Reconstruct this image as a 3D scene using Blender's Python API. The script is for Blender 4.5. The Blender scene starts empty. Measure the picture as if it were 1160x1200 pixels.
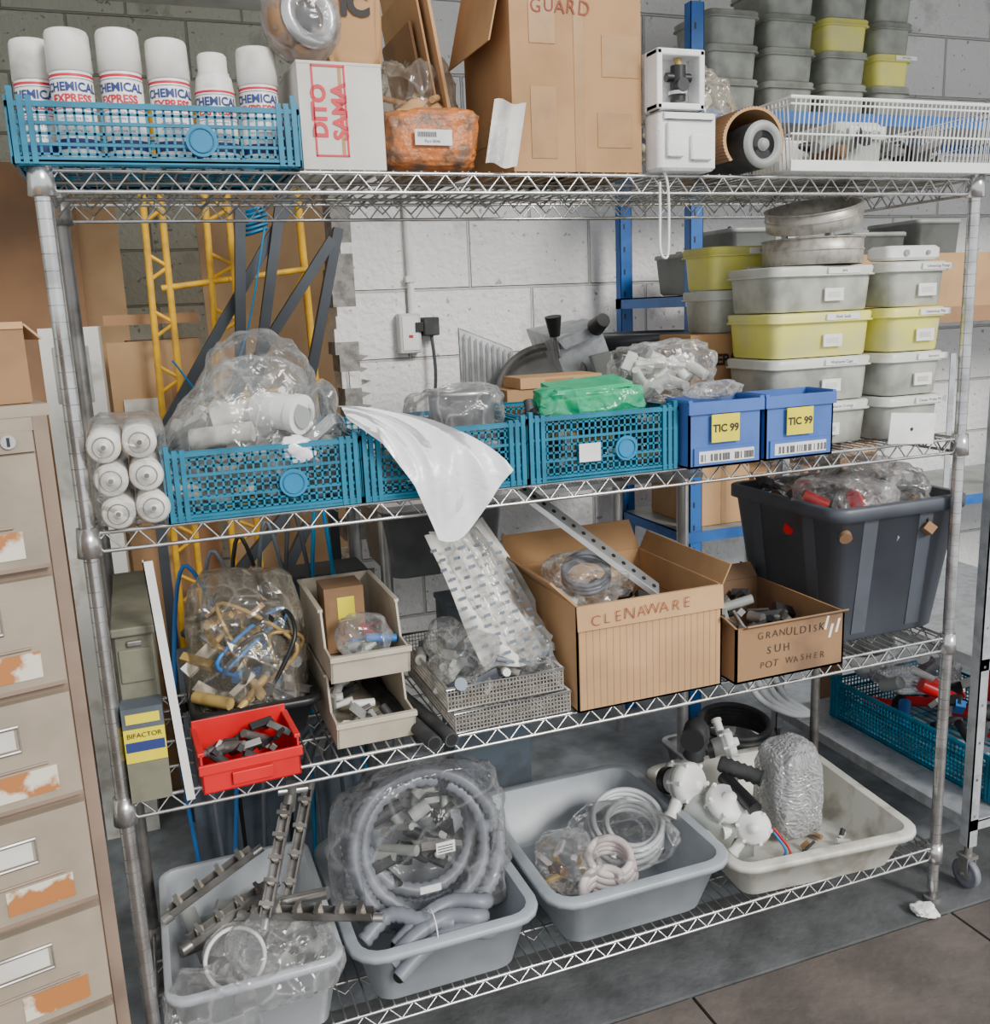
import bpy, math, random, bmesh
from mathutils import Vector, Matrix, noise
random.seed(3)
SC=bpy.context.scene; COL=SC.collection
pi=math.pi
R=random.uniform
# ---------------------------------------------------------------- materials
def _nodes(name):
    m=bpy.data.materials.new(name); m.use_nodes=True
    nt=m.node_tree; p=nt.nodes['Principled BSDF']; return m,nt,p
def rgb(c): return (c[0],c[1],c[2],1)
def noise_fac(nt,scale,lo,hi,detail=6,vec=None,dist=0):
    tc=nt.nodes.new('ShaderNodeTexCoord'); n=nt.nodes.new('ShaderNodeTexNoise')
    n.inputs['Scale'].default_value=scale; n.inputs['Detail'].default_value=detail; n.inputs['Distortion'].default_value=dist
    nt.links.new(vec if vec else tc.outputs['Object'],n.inputs['Vector'])
    r=nt.nodes.new('ShaderNodeMapRange'); r.inputs[1].default_value=lo; r.inputs[2].default_value=hi
    nt.links.new(n.outputs['Fac'],r.inputs[0]); return r.outputs[0]
def mixc(nt,f,a,b):
    x=nt.nodes.new('ShaderNodeMix'); x.data_type='RGBA'
    nt.links.new(f,x.inputs[0])
    for i,c in ((6,a),(7,b)):
        if isinstance(c,tuple): x.inputs[i].default_value=rgb(c)
        else: nt.links.new(c,x.inputs[i])
    return x.outputs[2]
def mat(name,c,r=.5,m=0.,c2=None,ns=8,lo=.45,hi=.65,bump=0,bs=60,spec=.5):
    M,nt,p=_nodes(name)
    p.inputs['Roughness'].default_value=r; p.inputs['Metallic'].default_value=m
    p.inputs['Specular IOR Level'].default_value=spec
    if c2 is None: c2=tuple(x*.82 for x in c)
    nt.links.new(mixc(nt,noise_fac(nt,ns,lo,hi),c,c2),p.inputs['Base Color'])
    if bump:
        b=nt.nodes.new('ShaderNodeBump'); b.inputs['Strength'].default_value=bump; b.inputs['Distance'].default_value=.01
        nt.links.new(noise_fac(nt,bs,0,1),b.inputs['Height']); nt.links.new(b.outputs[0],p.inputs['Normal'])
    return M
def film(name,base,tint=(.98,.98,.98),lo=.02,hi=.4,rough=.14,vs=10,bst=.5,gl=.1):
    M,nt,p=_nodes(name); out=nt.nodes['Material Output']; N=nt.nodes.new; Lk=nt.links.new
    p.inputs['Base Color'].default_value=rgb(base); p.inputs['Roughness'].default_value=.35
    tc=N('ShaderNodeTexCoord'); n1=N('ShaderNodeTexNoise'); n1.inputs['Scale'].default_value=9; n1.inputs['Detail'].default_value=2
    Lk(tc.outputs['Object'],n1.inputs['Vector'])
    vm=N('ShaderNodeVectorMath'); vm.operation='MULTIPLY_ADD'; vm.inputs[1].default_value=(.12,.12,.12)
    Lk(n1.outputs['Color'],vm.inputs[0]); Lk(tc.outputs['Object'],vm.inputs[2])
    vo=N('ShaderNodeTexVoronoi'); vo.feature='DISTANCE_TO_EDGE'; vo.inputs['Scale'].default_value=vs; Lk(vm.outputs[0],vo.inputs['Vector'])
    r=N('ShaderNodeMapRange'); r.inputs[1].default_value=0; r.inputs[2].default_value=.35; r.inputs[3].default_value=1; r.inputs[4].default_value=0
    Lk(vo.outputs['Distance'],r.inputs[0])
    ad=N('ShaderNodeMath'); ad.operation='MULTIPLY_ADD'; ad.inputs[1].default_value=.6; Lk(noise_fac(nt,24,.2,.8,2,dist=1.2),ad.inputs[0]); Lk(r.outputs[0],ad.inputs[2])
    b=N('ShaderNodeBump'); b.inputs['Strength'].default_value=bst; b.inputs['Distance'].default_value=.014; Lk(ad.outputs[0],b.inputs['Height'])
    Lk(b.outputs[0],p.inputs['Normal'])
    lw=N('ShaderNodeLayerWeight'); lw.inputs[0].default_value=.3; Lk(b.outputs[0],lw.inputs['Normal'])
    e=N('ShaderNodeMapRange'); e.inputs[1].default_value=.86; e.inputs[2].default_value=1; e.inputs[3].default_value=0; e.inputs[4].default_value=.35; Lk(r.outputs[0],e.inputs[0])
    ad2=N('ShaderNodeMath'); ad2.operation='ADD'; ad2.use_clamp=True; Lk(lw.outputs['Facing'],ad2.inputs[0]); Lk(e.outputs[0],ad2.inputs[1])
    a=N('ShaderNodeMapRange'); a.inputs[3].default_value=lo; a.inputs[4].default_value=hi; Lk(ad2.outputs[0],a.inputs[0])
    tr=N('ShaderNodeBsdfTransparent'); tr.inputs[0].default_value=rgb(tint)
    mx=N('ShaderNodeMixShader'); Lk(a.outputs[0],mx.inputs[0]); Lk(tr.outputs[0],mx.inputs[1]); Lk(p.outputs[0],mx.inputs[2])
    g=N('ShaderNodeBsdfGlossy'); g.inputs['Roughness'].default_value=rough; g.inputs['Color'].default_value=(1,1,1,1); Lk(b.outputs[0],g.inputs['Normal'])
    fr=N('ShaderNodeFresnel'); fr.inputs[0].default_value=1.4; Lk(b.outputs[0],fr.inputs['Normal'])
    fm=N('ShaderNodeMath'); fm.operation='MULTIPLY_ADD'; fm.inputs[1].default_value=.65; fm.inputs[2].default_value=gl*.25; fm.use_clamp=True; Lk(fr.outputs[0],fm.inputs[0])
    m2=N('ShaderNodeMixShader'); Lk(fm.outputs[0],m2.inputs[0]); Lk(mx.outputs[0],m2.inputs[1]); Lk(g.outputs[0],m2.inputs[2])
    Lk(m2.outputs[0],out.inputs[0]); return M
chrome=mat('chrome',(.66,.66,.66),.25,.9,(.45,.45,.44),20)
chromed=mat('chrome_dull',(.45,.45,.44),.4,.8,(.26,.25,.23),15)
steel=mat('steel',(.6,.6,.6),.3,.75,(.45,.45,.45),12)
sievem=mat('sieve_steel',(.5,.47,.42),.4,.4,(.36,.33,.29),60)
steeld=mat('steel_dirty',(.30,.29,.28),.4,.6,(.15,.14,.13),14)
galv=mat('galvanised',(.52,.54,.57),.45,.4,(.38,.4,.41),30)
teal=mat('teal_plastic',(.005,.18,.30),.42,0,(.004,.13,.22),20)
tealL=mat('teal_light',(.006,.22,.46),.4)
white=mat('white_plastic',(.84,.84,.82),.4,0,(.74,.74,.72),12)
whited=mat('white_grubby',(.74,.72,.67),.5,0,(.5,.47,.42),18,.5,.7)
foam=mat('foam_white',(.9,.9,.89),.8,bump=.2,bs=200)
paper=mat('paper_white',(.84,.84,.83),.7)
red=mat('red_print',(.62,.02,.04),.5)
redp=mat('red_plastic',(.68,.01,.015),.35,0,(.55,.008,.012),10)
navy=mat('navy_print',(.03,.05,.2),.5)
black=mat('black_plastic',(.016,.016,.018),.4)
rubber=mat('rubber',(.028,.03,.033),.6,0,(.055,.055,.057),20)
card=mat('cardboard',(.47,.27,.125),.85,0,(.35,.2,.09),5,bump=.08)
cardd=mat('cardboard_dark',(.31,.175,.085),.85,0,(.18,.105,.06),6,bump=.1)
cardl=mat('cardboard_light',(.58,.34,.165),.85,0,(.45,.265,.13),5,bump=.05)
cardw=mat('carton_white',(.7,.67,.62),.7,0,(.56,.52,.46),6)
tape=mat('tape',(.42,.24,.1),.25,0,(.36,.2,.09),20)
inkR=mat('ink_brown_red',(.28,.06,.03),.7)
inkK=mat('ink_black',(.03,.025,.025),.7)
tubg=mat('grey_tub',(.37,.41,.455),.36,0,(.29,.325,.36),9)
tubc=mat('cream_tub',(.66,.65,.58),.42,0,(.38,.35,.29),14,.5,.7)
tote=mat('tote_grey',(.08,.09,.112),.42,0,(.065,.073,.09),10)
binblue=mat('bin_blue',(.07,.165,.5),.4,0,(.055,.135,.42),10)
yel=mat('yellow_label',(.87,.74,.02),.5)
yelbox=mat('yellow_box',(.76,.72,.16),.4,0,(.66,.63,.24),14)
yelpaint=mat('yellow_paint',(.88,.48,.015),.45,0,(.62,.34,.03),20)
clr=mat('clear_box',(.5,.505,.45),.3,0,(.3,.31,.27),16,.4,.65)
clrlid=mat('clear_lid',(.64,.65,.59),.35,0,(.52,.53,.48),10)
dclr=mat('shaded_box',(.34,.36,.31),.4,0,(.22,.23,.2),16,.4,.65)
beige=mat('beige_bin',(.54,.48,.38),.45,0,(.44,.385,.3),12)
clipm=mat('clip_tan',(.36,.33,.28),.45,0,(.2,.18,.15),30)
olive=mat('olive_box',(.2,.195,.14),.6,0,(.14,.135,.1),14)
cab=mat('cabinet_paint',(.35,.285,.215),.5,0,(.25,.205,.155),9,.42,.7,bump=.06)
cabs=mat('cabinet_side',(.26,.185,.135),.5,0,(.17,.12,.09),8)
rust=mat('rust_label',(.7,.64,.54),.6,0,(.42,.16,.045),16,.48,.53)
wood=mat('plywood',(.56,.36,.19),.7,0,(.43,.26,.13),3)
woodd=mat('wood_brown',(.36,.19,.09),.6,0,(.25,.135,.07),4)
blueR=mat('racking_blue',(.012,.13,.46),.4,0,(.01,.1,.36),15)
barD=mat('dark_bar',(.065,.075,.09),.5,.2)
hoseG=mat('hose_grey',(.19,.205,.24),.42)
hoseL=mat('hose_light',(.62,.64,.66),.3)
hoseP=mat('hose_pinkish',(.76,.67,.65),.3)
hoseD=mat('hose_dark',(.07,.078,.09),.5)
green=mat('green_plastic',(.015,.42,.17),.25,0,(.03,.5,.26),20)
orange=mat('orange_bubble',(.55,.17,.04),.3,0,(.18,.1,.06),34,.42,.62,bump=.5,bs=90)
bluew=mat('blue_wire',(.03,.2,.6),.4)
brass=mat('brass_tan',(.52,.36,.12),.35,.2,(.3,.2,.08),25)
greyb=mat('grey_box',(.34,.36,.34),.45,0,(.25,.26,.24),12)
bluegrey=mat('bluegrey_metal',(.15,.19,.235),.5,.2,(.1,.12,.145),10)
bowlm=mat('dark_bowl',(.09,.095,.1),.3,.5)
socketm=mat('socket_grey',(.6,.6,.6),.5)
film1=film('clear_film',(.88,.89,.9))
filmC=film('clear_film_thin',(.88,.9,.92),lo=.0,hi=.25,vs=7,bst=.45,gl=0)
filmW=film('milky_film',(.84,.85,.86),lo=.22,hi=.75)
filmWh=film('white_film',(.9,.9,.93),lo=.95,hi=1,rough=.3,bst=.2,vs=8)
filmB=film('tan_film',(.66,.6,.5),tint=(.96,.92,.85),lo=.05,hi=.45)
filmG=film('green_film',(.02,.55,.27),tint=(.35,.9,.6),lo=.45,hi=.9)
filmD=film('tub_clear',(.66,.71,.77),lo=.5,hi=.8,rough=.3,vs=2,bst=.05)
bubble=film('bubble_film',(.66,.66,.69),lo=.35,hi=.85,vs=70,bst=.5)

# ---------------------------------------------------------------- builder
def rr(cx,cy,hx,hy,r,z,n=4):
    P=[]
    for qx,qy,a0 in ((1,1,0),(-1,1,90),(-1,-1,180),(1,-1,270)):
        for i in range(n+1):
            a=math.radians(a0+90*i/n); P.append((cx+qx*(hx-r)+r*math.cos(a),cy+qy*(hy-r)+r*math.sin(a),z))
    return P
def textdata(body,size,off=0.,align='CENTER'):
    cu=bpy.data.curves.new('t','FONT'); cu.body=body; cu.size=size; cu.offset=off; cu.align_x=align; cu.align_y='CENTER'; cu.resolution_u=3
    o=bpy.data.objects.new('t',cu); me=bpy.data.meshes.new_from_object(o)
    v=[x.co.copy() for x in me.vertices]; f=[tuple(p.vertices) for p in me.polygons]
    bpy.data.objects.remove(o); bpy.data.curves.remove(cu); bpy.data.meshes.remove(me); return v,f
class MB:
    def __init__(s,name): s.n=name;s.v=[];s.f=[];s.mi=[];s.sm=[];s.ms=[];s.M=None
    def add(s,vs,fs,m,sm=False):
        if m not in s.ms: s.ms.append(m)
        k=s.ms.index(m); b=len(s.v)
        for v in vs:
            v=Vector(v); s.v.append(s.M@v if s.M else v)
        for f in fs: s.f.append([b+i for i in f]); s.mi.append(k); s.sm.append(sm)
    def pbox(s,o,u,v,w,m):
        o,u,v,w=map(Vector,(o,u,v,w))
        s.add([o,o+u,o+u+v,o+v,o+w,o+u+w,o+u+v+w,o+v+w],[(0,3,2,1),(4,5,6,7),(0,1,5,4),(1,2,6,5),(2,3,7,6),(3,0,4,7)],m)
    def box(s,x0,x1,y0,y1,z0,z1,m): s.pbox((x0,y0,z0),(x1-x0,0,0),(0,y1-y0,0),(0,0,z1-z0),m)
    def rbox(s,x0,x1,y0,y1,z0,z1,m,r=.006):
        cx,cy,hx,hy=(x0+x1)/2,(y0+y1)/2,(x1-x0)/2,(y1-y0)/2; e=r*.5
        s.loft([rr(cx,cy,hx-e,hy-e,r,z0),rr(cx,cy,hx,hy,r,z0+e),rr(cx,cy,hx,hy,r,z1-e),rr(cx,cy,hx-e,hy-e,r,z1)],m,False,True,True)
    def loft(s,L,m,sm=True,c0=False,c1=False,closed=True):
        n=len(L[0]); vs=[p for l in L for p in l]; fs=[]
        for k in range(len(L)-1):
            for i in range(n if closed else n-1):
                j=(i+1)%n; fs.append((k*n+i,k*n+j,(k+1)*n+j,(k+1)*n+i))
        s.add(vs,fs,m,sm)
        if c0: s.add(L[0],[tuple(reversed(range(n)))],m)
        if c1: s.add(L[-1],[tuple(range(n))],m)
    def tube(s,pts,r,m,n=6,closed=False,cap=True,sm=True):
        pts=[Vector(p) for p in pts]; N=len(pts)
        rs=r if isinstance(r,(list,tuple)) else [r]*N
        L=[];prev=None
        for i,p in enumerate(pts):
            a=pts[(i-1)%N] if (closed or i>0) else p; b=pts[(i+1)%N] if (closed or i<N-1) else p
            t=(b-a); t=t.normalized() if t.length>1e-9 else Vector((0,0,1))
            if prev is None:
                u=t.cross(Vector((0,0,1)) if abs(t.z)<.9 else Vector((1,0,0))).normalized()
            else:
                u=(prev-t*prev.dot(t)); u=u.normalized() if u.length>1e-6 else t.orthogonal().normalized()
            prev=u; w=t.cross(u)
            L.append([p+(u*math.cos(2*pi*k/n)+w*math.sin(2*pi*k/n))*rs[i] for k in range(n)])
        if closed: L.append(L[0]); cap=False
        s.loft(L,m,sm,cap,cap)
    def cyl(s,p0,p1,r,m,n=20,r1=None,cap=True): s.tube([p0,p1],[r,r if r1 is None else r1],m,n,False,cap)
    def lathe(s,prof,m,c=(0,0,0),ax=(0,0,1),n=28,sm=True,cap=False):
        ax=Vector(ax).normalized(); u=ax.orthogonal().normalized(); w=ax.cross(u); c=Vector(c)
        s.loft([[c+ax*z+(u*math.cos(2*pi*k/n)+w*math.sin(2*pi*k/n))*r for k in range(n)] for r,z in prof],m,sm,cap,cap)
    def text(s,body,size,loc,m,rot=0,face=0,off=.0,align='CENTER',wrap=None,sx=1):
        v,f=textdata(body,size,off,align)
        T=Matrix.Translation(loc)@Matrix.Rotation(face,4,'Z')@Matrix.Rotation(pi/2,4,'X')@Matrix.Rotation(rot,4,'Z')
        if wrap:
            cx,cy,r,a0=wrap; out=[]
            for p in v:
                a=p.x/r+a0; out.append((cx+r*math.sin(a),cy-r*math.cos(a),loc[2]+p.y))
            s.add(out,f,m)
        else: s.add([T@Vector((p.x*sx,p.y,p.z)) for p in v],f,m)
    def hand(s,body,size,loc,m,pitch=.72,slope=0.,off=0.):
        x=-(len(body)-1)*size*pitch/2
        for ch in body:
            if ch!=' ': s.text(ch,size*R(.88,1.1),(loc[0]+x,loc[1],loc[2]+x*slope+R(-.0015,.0015)),m,rot=R(-.14,.1),off=off,sx=R(.9,1.1))
            x+=size*pitch*(R(.92,1.08) if ch!='I' else .75)
    def lattice(s,o,u,v,nu,nv,w,t,m):
        o,u,v=map(Vector,(o,u,v)); un,vn=u.normalized(),v.normalized(); nn=un.cross(vn)*t
        for i in range(nu+1): s.pbox(o+u*(i/nu)-un*w/2,un*w,v,nn,m)
        for j in range(nv+1): s.pbox(o+v*(j/nv)-vn*w/2,u,vn*w,nn,m)
    def obj(s,bev=0):
        me=bpy.data.meshes.new(s.n); me.from_pydata([tuple(v) for v in s.v],[],s.f)
        for m in s.ms: me.materials.append(m)
        me.polygons.foreach_set('material_index',s.mi); me.polygons.foreach_set('use_smooth',s.sm); me.update()
        o=bpy.data.objects.new(s.n,me); COL.objects.link(o)
        if bev:
            b=o.modifiers.new('b','BEVEL'); b.width=bev; b.segments=2; b.limit_method='ANGLE'
        return o
def blob(b,c,s,m,seed=0,amp=.22,freq=2.2,zmin=None,sub=5,pw=.75,sm=True,lean=(0,0),crisp=.6,tp=0.):
    bm=bmesh.new(); bmesh.ops.create_icosphere(bm,subdivisions=sub,radius=1)
    vs=[];sd=Vector((seed*7.3,seed*3.1,seed*1.7))
    for v in bm.verts:
        p=v.co.copy(); q=Vector([math.copysign(abs(a)**pw,a) for a in p])
        w=p+noise.noise_vector(p*1.7+sd)*.25
        d=noise.voronoi(w*freq+sd)[0]; e=max(0,1-(d[1]-d[0])*2.6)
        n=noise.noise(p*1.1+sd)*1.3+e*crisp*.55+noise.noise(p*freq*1.6+sd)*.5
        k=1+amp*(n-.2); h=(q.z+1)/2; kt=1-tp*max(0,min(1,h))
        z=c[2]+s[2]*q.z*k
        x=c[0]+s[0]*q.x*k*kt+lean[0]*q.z; y=c[1]+s[1]*q.y*k*kt+lean[1]*q.z
        if zmin is not None and z<zmin: z=zmin
        vs.append((x,y,z))
    fs=[tuple(v.index for v in f.verts) for f in bm.faces]; bm.free()
    b.add(vs,fs,m,sm)
def tub(b,x0,x1,y0,y1,z0,z1,m,taper=.03,r=.04,wall=.004,lip=.014,liph=.014,inner=None):
    cx,cy,hx,hy=(x0+x1)/2,(y0+y1)/2,(x1-x0)/2-lip,(y1-y0)/2-lip; t=taper
    b.loft([rr(cx,cy,hx-t-.008,hy-t-.008,r*.7,z0),rr(cx,cy,hx-t,hy-t,r*.8,z0+.008),rr(cx,cy,hx,hy,r,z1-liph),rr(cx,cy,hx+lip,hy+lip,r+lip,z1-liph),
            rr(cx,cy,hx+lip,hy+lip,r+lip,z1-.003),rr(cx,cy,hx+lip-.003,hy+lip-.003,r+lip,z1),rr(cx,cy,hx-wall,hy-wall,r-wall,z1)],m,True,True,False)
    b.loft([rr(cx,cy,hx-wall,hy-wall,r-wall,z1),rr(cx,cy,hx-t-wall,hy-t-wall,r*.8-wall,z0+.016),rr(cx,cy,hx-t-.02,hy-t-.02,r*.5,z0+.008)],inner or m,True,False,True)
def bits(b,x0,x1,y0,y1,z0,z1,n,ms,s=.02):
    for i in range(n):
        c=Vector((R(x0,x1),R(y0,y1),R(z0,z1))); d=Vector((R(-1,1),R(-1,1),R(-.5,.5))).normalized()*s*R(.7,2)
        m=random.choice(ms)
        if random.random()<.5: b.cyl(c-d,c+d,s*R(.2,.6),m,10)
        else:
            u=d.orthogonal().normalized()*s*R(.4,1); w=d.cross(u).normalized()*s*R(.3,.9); b.pbox(c-d,d*1.6,u,w,m)
def crate(b,x0,x1,y0,y1,z0,z1,badge=True,ear=.012):
    w=.0036; h=z1-z0; nv=max(6,int(h/.0125))
    for (o,u) in (((x0,y0,z0),(x1-x0,0,0)),((x1,y0,z0),(0,y1-y0,0)),((x1,y1,z0),(x0-x1,0,0)),((x0,y1,z0),(0,y0-y1,0))):
        L=Vector(u).length; nu=int(L/.0125)
        b.lattice(o,u,(0,0,h),nu,nv,w,-.003,teal)
    b.lattice((x0,y0,z0+.003),(x1-x0,0,0),(0,y1-y0,0),14,10,.006,.003,teal)
    for z,e,hh in ((z1-.007,.004,.007),(z0,.003,.010),(z0+h*.64,.002,.005),(z0+h*.3,.001,.004)):
        b.box(x0-e,x1+e,y0-e,y0+.003,z,z+hh,teal); b.box(x0-e,x1+e,y1-.003,y1+e,z,z+hh,teal)
        b.box(x0-e,x0+.003,y0-e,y1+e,z,z+hh,teal); b.box(x1-.003,x1+e,y0-e,y1+e,z,z+hh,teal)
    for x,y,dx,dy in ((x0,y0,1,1),(x1,y0,-1,1),(x0,y1,1,-1),(x1,y1,-1,-1)):
        for k in range(3):
            xa=x+dx*k*.012; b.box(min(xa,xa+dx*.008),max(xa,xa+dx*.008),y-.005,y+.005,z0,z1+(ear if k==0 else ear*.4),teal)
            ya=y+dy*k*.012; b.box(x-.005,x+.005,min(ya,ya+dy*.008),max(ya,ya+dy*.008),z0,z1+ear*.4,teal)
    if badge:
        c=(x0+(x1-x0)*.64,y0-.004,z0+h*.42); b.cyl(c,(c[0],c[1]-.003,c[2]),.024,tealL,24); b.tube([(c[0]+.018*math.cos(a*pi/8),c[1]-.004,c[2]+.018*math.sin(a*pi/8)) for a in range(16)],.0012,teal,5,True)
def arc(c,r,a0,a1,n,u=(1,0,0),v=(0,0,1)):
    c,u,v=Vector(c),Vector(u).normalized(),Vector(v).normalized()
    return [c+(u*math.cos(a0+(a1-a0)*i/n)+v*math.sin(a0+(a1-a0)*i/n))*r for i in range(n+1)]
def corr(pts,r,d=.13):
    return [r*(1+d*(1 if i%2 else -1)) for i in range(len(pts))]
def resample(P,step):
    P=[Vector(p) for p in P]; out=[P[0]]
    for a,b in zip(P,P[1:]):
        L=(b-a).length; k=max(1,int(L/step))
        for i in range(1,k+1): out.append(a.lerp(b,i/k))
    return out
def cat(P,n=8):
    P=[Vector(p) for p in P]; out=[]
    for i in range(len(P)-1):
        p0=P[max(i-1,0)];p1=P[i];p2=P[i+1];p3=P[min(i+2,len(P)-1)]
        for k in range(n):
            t=k/n; out.append(.5*((2*p1)+(p2-p0)*t+(2*p0-5*p1+4*p2-p3)*t*t+(3*p1-p0-3*p2+p3)*t**3))
    out.append(P[-1]); return out

# ---------------------------------------------------------------- room
def wallmat(name,a,b,mort):
    M,nt,p=_nodes(name); tc=nt.nodes.new('ShaderNodeTexCoord'); sp=nt.nodes.new('ShaderNodeSeparateXYZ'); cb=nt.nodes.new('ShaderNodeCombineXYZ')
    nt.links.new(tc.outputs['Object'],sp.inputs[0]); ad=nt.nodes.new('ShaderNodeMath'); nt.links.new(sp.outputs[0],ad.inputs[0]); nt.links.new(sp.outputs[1],ad.inputs[1])
    nt.links.new(ad.outputs[0],cb.inputs[0]); nt.links.new(sp.outputs[2],cb.inputs[1])
    br=nt.nodes.new('ShaderNodeTexBrick'); nt.links.new(cb.outputs[0],br.inputs[0]); br.inputs['Scale'].default_value=1
    br.inputs['Brick Width'].default_value=.45; br.inputs['Row Height'].default_value=.225; br.inputs['Mortar Size'].default_value=.006; br.inputs['Mortar Smooth'].default_value=.5
    br.inputs['Color1'].default_value=rgb(a); br.inputs['Color2'].default_value=rgb(b); br.inputs['Mortar'].default_value=rgb(mort)
    c=mixc(nt,noise_fac(nt,6,.6,.68),br.outputs[0],tuple(x*.72 for x in a))
    c=mixc(nt,noise_fac(nt,38,.64,.68),c,tuple(x*.45 for x in a))
    nt.links.new(c,p.inputs['Base Color']); p.inputs['Roughness'].default_value=.75
    bp=nt.nodes.new('ShaderNodeBump'); bp.inputs['Strength'].default_value=.9; bp.inputs['Distance'].default_value=.018
    m=nt.nodes.new('ShaderNodeMath'); m.operation='MULTIPLY_ADD'; nt.links.new(br.outputs['Fac'],m.inputs[0]); m.inputs[1].default_value=-1; nt.links.new(noise_fac(nt,40,0,1.6),m.inputs[2])
    nt.links.new(m.outputs[0],bp.inputs['Height']); nt.links.new(bp.outputs[0],p.inputs['Normal']); return M
wm=wallmat('block_wall_white',(.9,.89,.88),(.84,.83,.82),(.6,.59,.56))
wm2=wallmat('block_wall_cream',(.66,.67,.57),(.58,.58,.5),(.4,.4,.34))
render_grey=mat('render_grey',(.34,.33,.32),.9,0,(.2,.19,.18),30,bump=.8,bs=40)
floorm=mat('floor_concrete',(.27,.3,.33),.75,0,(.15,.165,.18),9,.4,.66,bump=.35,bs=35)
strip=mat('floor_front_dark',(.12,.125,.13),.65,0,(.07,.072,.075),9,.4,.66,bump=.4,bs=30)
pave=mat('paving_dark',(.1,.083,.075),.6,0,(.165,.138,.122),6,.4,.75,bump=.4,bs=30)
ceilm=mat('ceiling_board',(.5,.49,.46),.9)
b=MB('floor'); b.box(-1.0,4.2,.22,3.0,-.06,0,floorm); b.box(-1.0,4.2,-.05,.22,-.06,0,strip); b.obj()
b=MB('ground_paving')
for i,(xa,xb) in enumerate(((-3.2,-1.6),(-1.6,-.2),(-.2,.50),(.50,1.10),(1.10,1.84),(1.84,2.7),(2.7,4.2))):
    for j in range(5): 
        o=.06*(i%2); b.box(xa+.004,xb-.004,-2.95+j*.58+.004-o,-2.95+(j+1)*.58-.006-(o if j<4 else 0),-.07,-.004,pave)
b.box(-3.2,4.2,-3.1,-.05,-.09,-.02,mat('paving_joint',(.02,.02,.02),.9)); b.obj()
b=MB('wall_back'); b.box(.75,4.2,1.5,1.62,0,2.75,wm)
zz=0
while zz<2.7:   # broken plastered edge
    h=R(.02,.06); w=R(.0,.045); b.box(.75-w,.80,1.494,1.61,zz,min(zz+h,2.75),render_grey if random.random()<.7 else wm); zz+=h
for z,h,w in ((1.15,.26,.085),(1.74,.13,.04),(.9,.18,.06)):
    P=[(.745,z)]+[(.75+w*(.55+.45*math.sin(i*2.1))*(1 if 0<i<19 else .3)+R(-.006,.006),z+h*i/19) for i in range(20)]+[(.745,z+h)]
    b.loft([[(x,1.4985,q) for x,q in P],[(x,1.496,q) for x,q in P]],render_grey,False,True,True)
b.obj()
b=MB('wall_rear_alcove'); b.box(-1.0,.9,2.7,2.8,0,2.75,wm2); b.obj()
b=MB('wall_left'); b.box(-1.1,-1.0,-.05,2.8,0,2.75,wm2); b.obj()
b=MB('wall_right'); b.box(4.2,4.3,-.05,1.62,0,2.75,wm); b.obj()
b=MB('ceiling'); b.box(-1.1,4.3,-.05,2.8,2.75,2.8,ceilm); b.obj()  # out of view, added so daylight enters from the front and fades inward

# ---------------------------------------------------------------- wire shelving rack
W=1.832; DP=.46
b=MB('wire_shelving_rack')
def wshelf(b,zt,x0=0,x1=W,y0=0,y1=DP):
    zb=zt-.034
    def truss(p,q,n):
        p,q=Vector(p),Vector(q)
        for z in (zt-.003,zb): b.tube([p+Vector((0,0,z)),q+Vector((0,0,z))],.0036,chrome,6)
        pts=[p.lerp(q,i/n)+Vector((0,0,(zt-.004) if i%2 else zb)) for i in range(n+1)]
        b.tube(pts,.0024,chrome,5)
    truss((x0,y0,0),(x1,y0,0),72); truss((x0,y1,0),(x1,y1,0),72); truss((x0,y0,0),(x0,y1,0),18); truss((x1,y0,0),(x1,y1,0),18)
    n=74
    for i in range(1,n): 
        x=x0+(x1-x0)*i/n; b.tube([(x,y0,zt),(x,y1,zt)],.0019,chromed,5)
    for k in (1,2,3):
        y=y0+(y1-y0)*k/4; b.tube([(x0,y,zt-.006),(x1,y,zt-.006)],.0034,chromed,5)
        pts=[(x0+(x1-x0)*i/60,y,zt-.006 if i%2 else zb) for i in range(61)]; b.tube(pts,.002,chromed,4)
ZS=[1.735,1.175,.70,.15]
for z in ZS: wshelf(b,z)
for x,y in ((0,0),(W,0),(0,DP),(W,DP)):
    pm=chrome if y==0 else steeld
    b.cyl((x,y,.03),(x,y,1.747),.0127,pm,24)
    z=.06
    while z<1.73: b.lathe([(.01285,z),(.01285,z+.0012)],steeld,(x,y,0),n=24); z+=.0254
    b.cyl((x,y,1.745),(x,y,1.752),.0135,chrome,16)
    b.cyl((x,y,0),(x,y,.035),.009,steeld,12); b.cyl((x,y,0),(x,y,.012),.02,steeld,16)
    for zt in ZS: b.lathe([(.013,-.042),(.021,-.04),(.0175,.008),(.013,.008)],pm,(x,y,zt),n=18)
b.obj()

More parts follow.
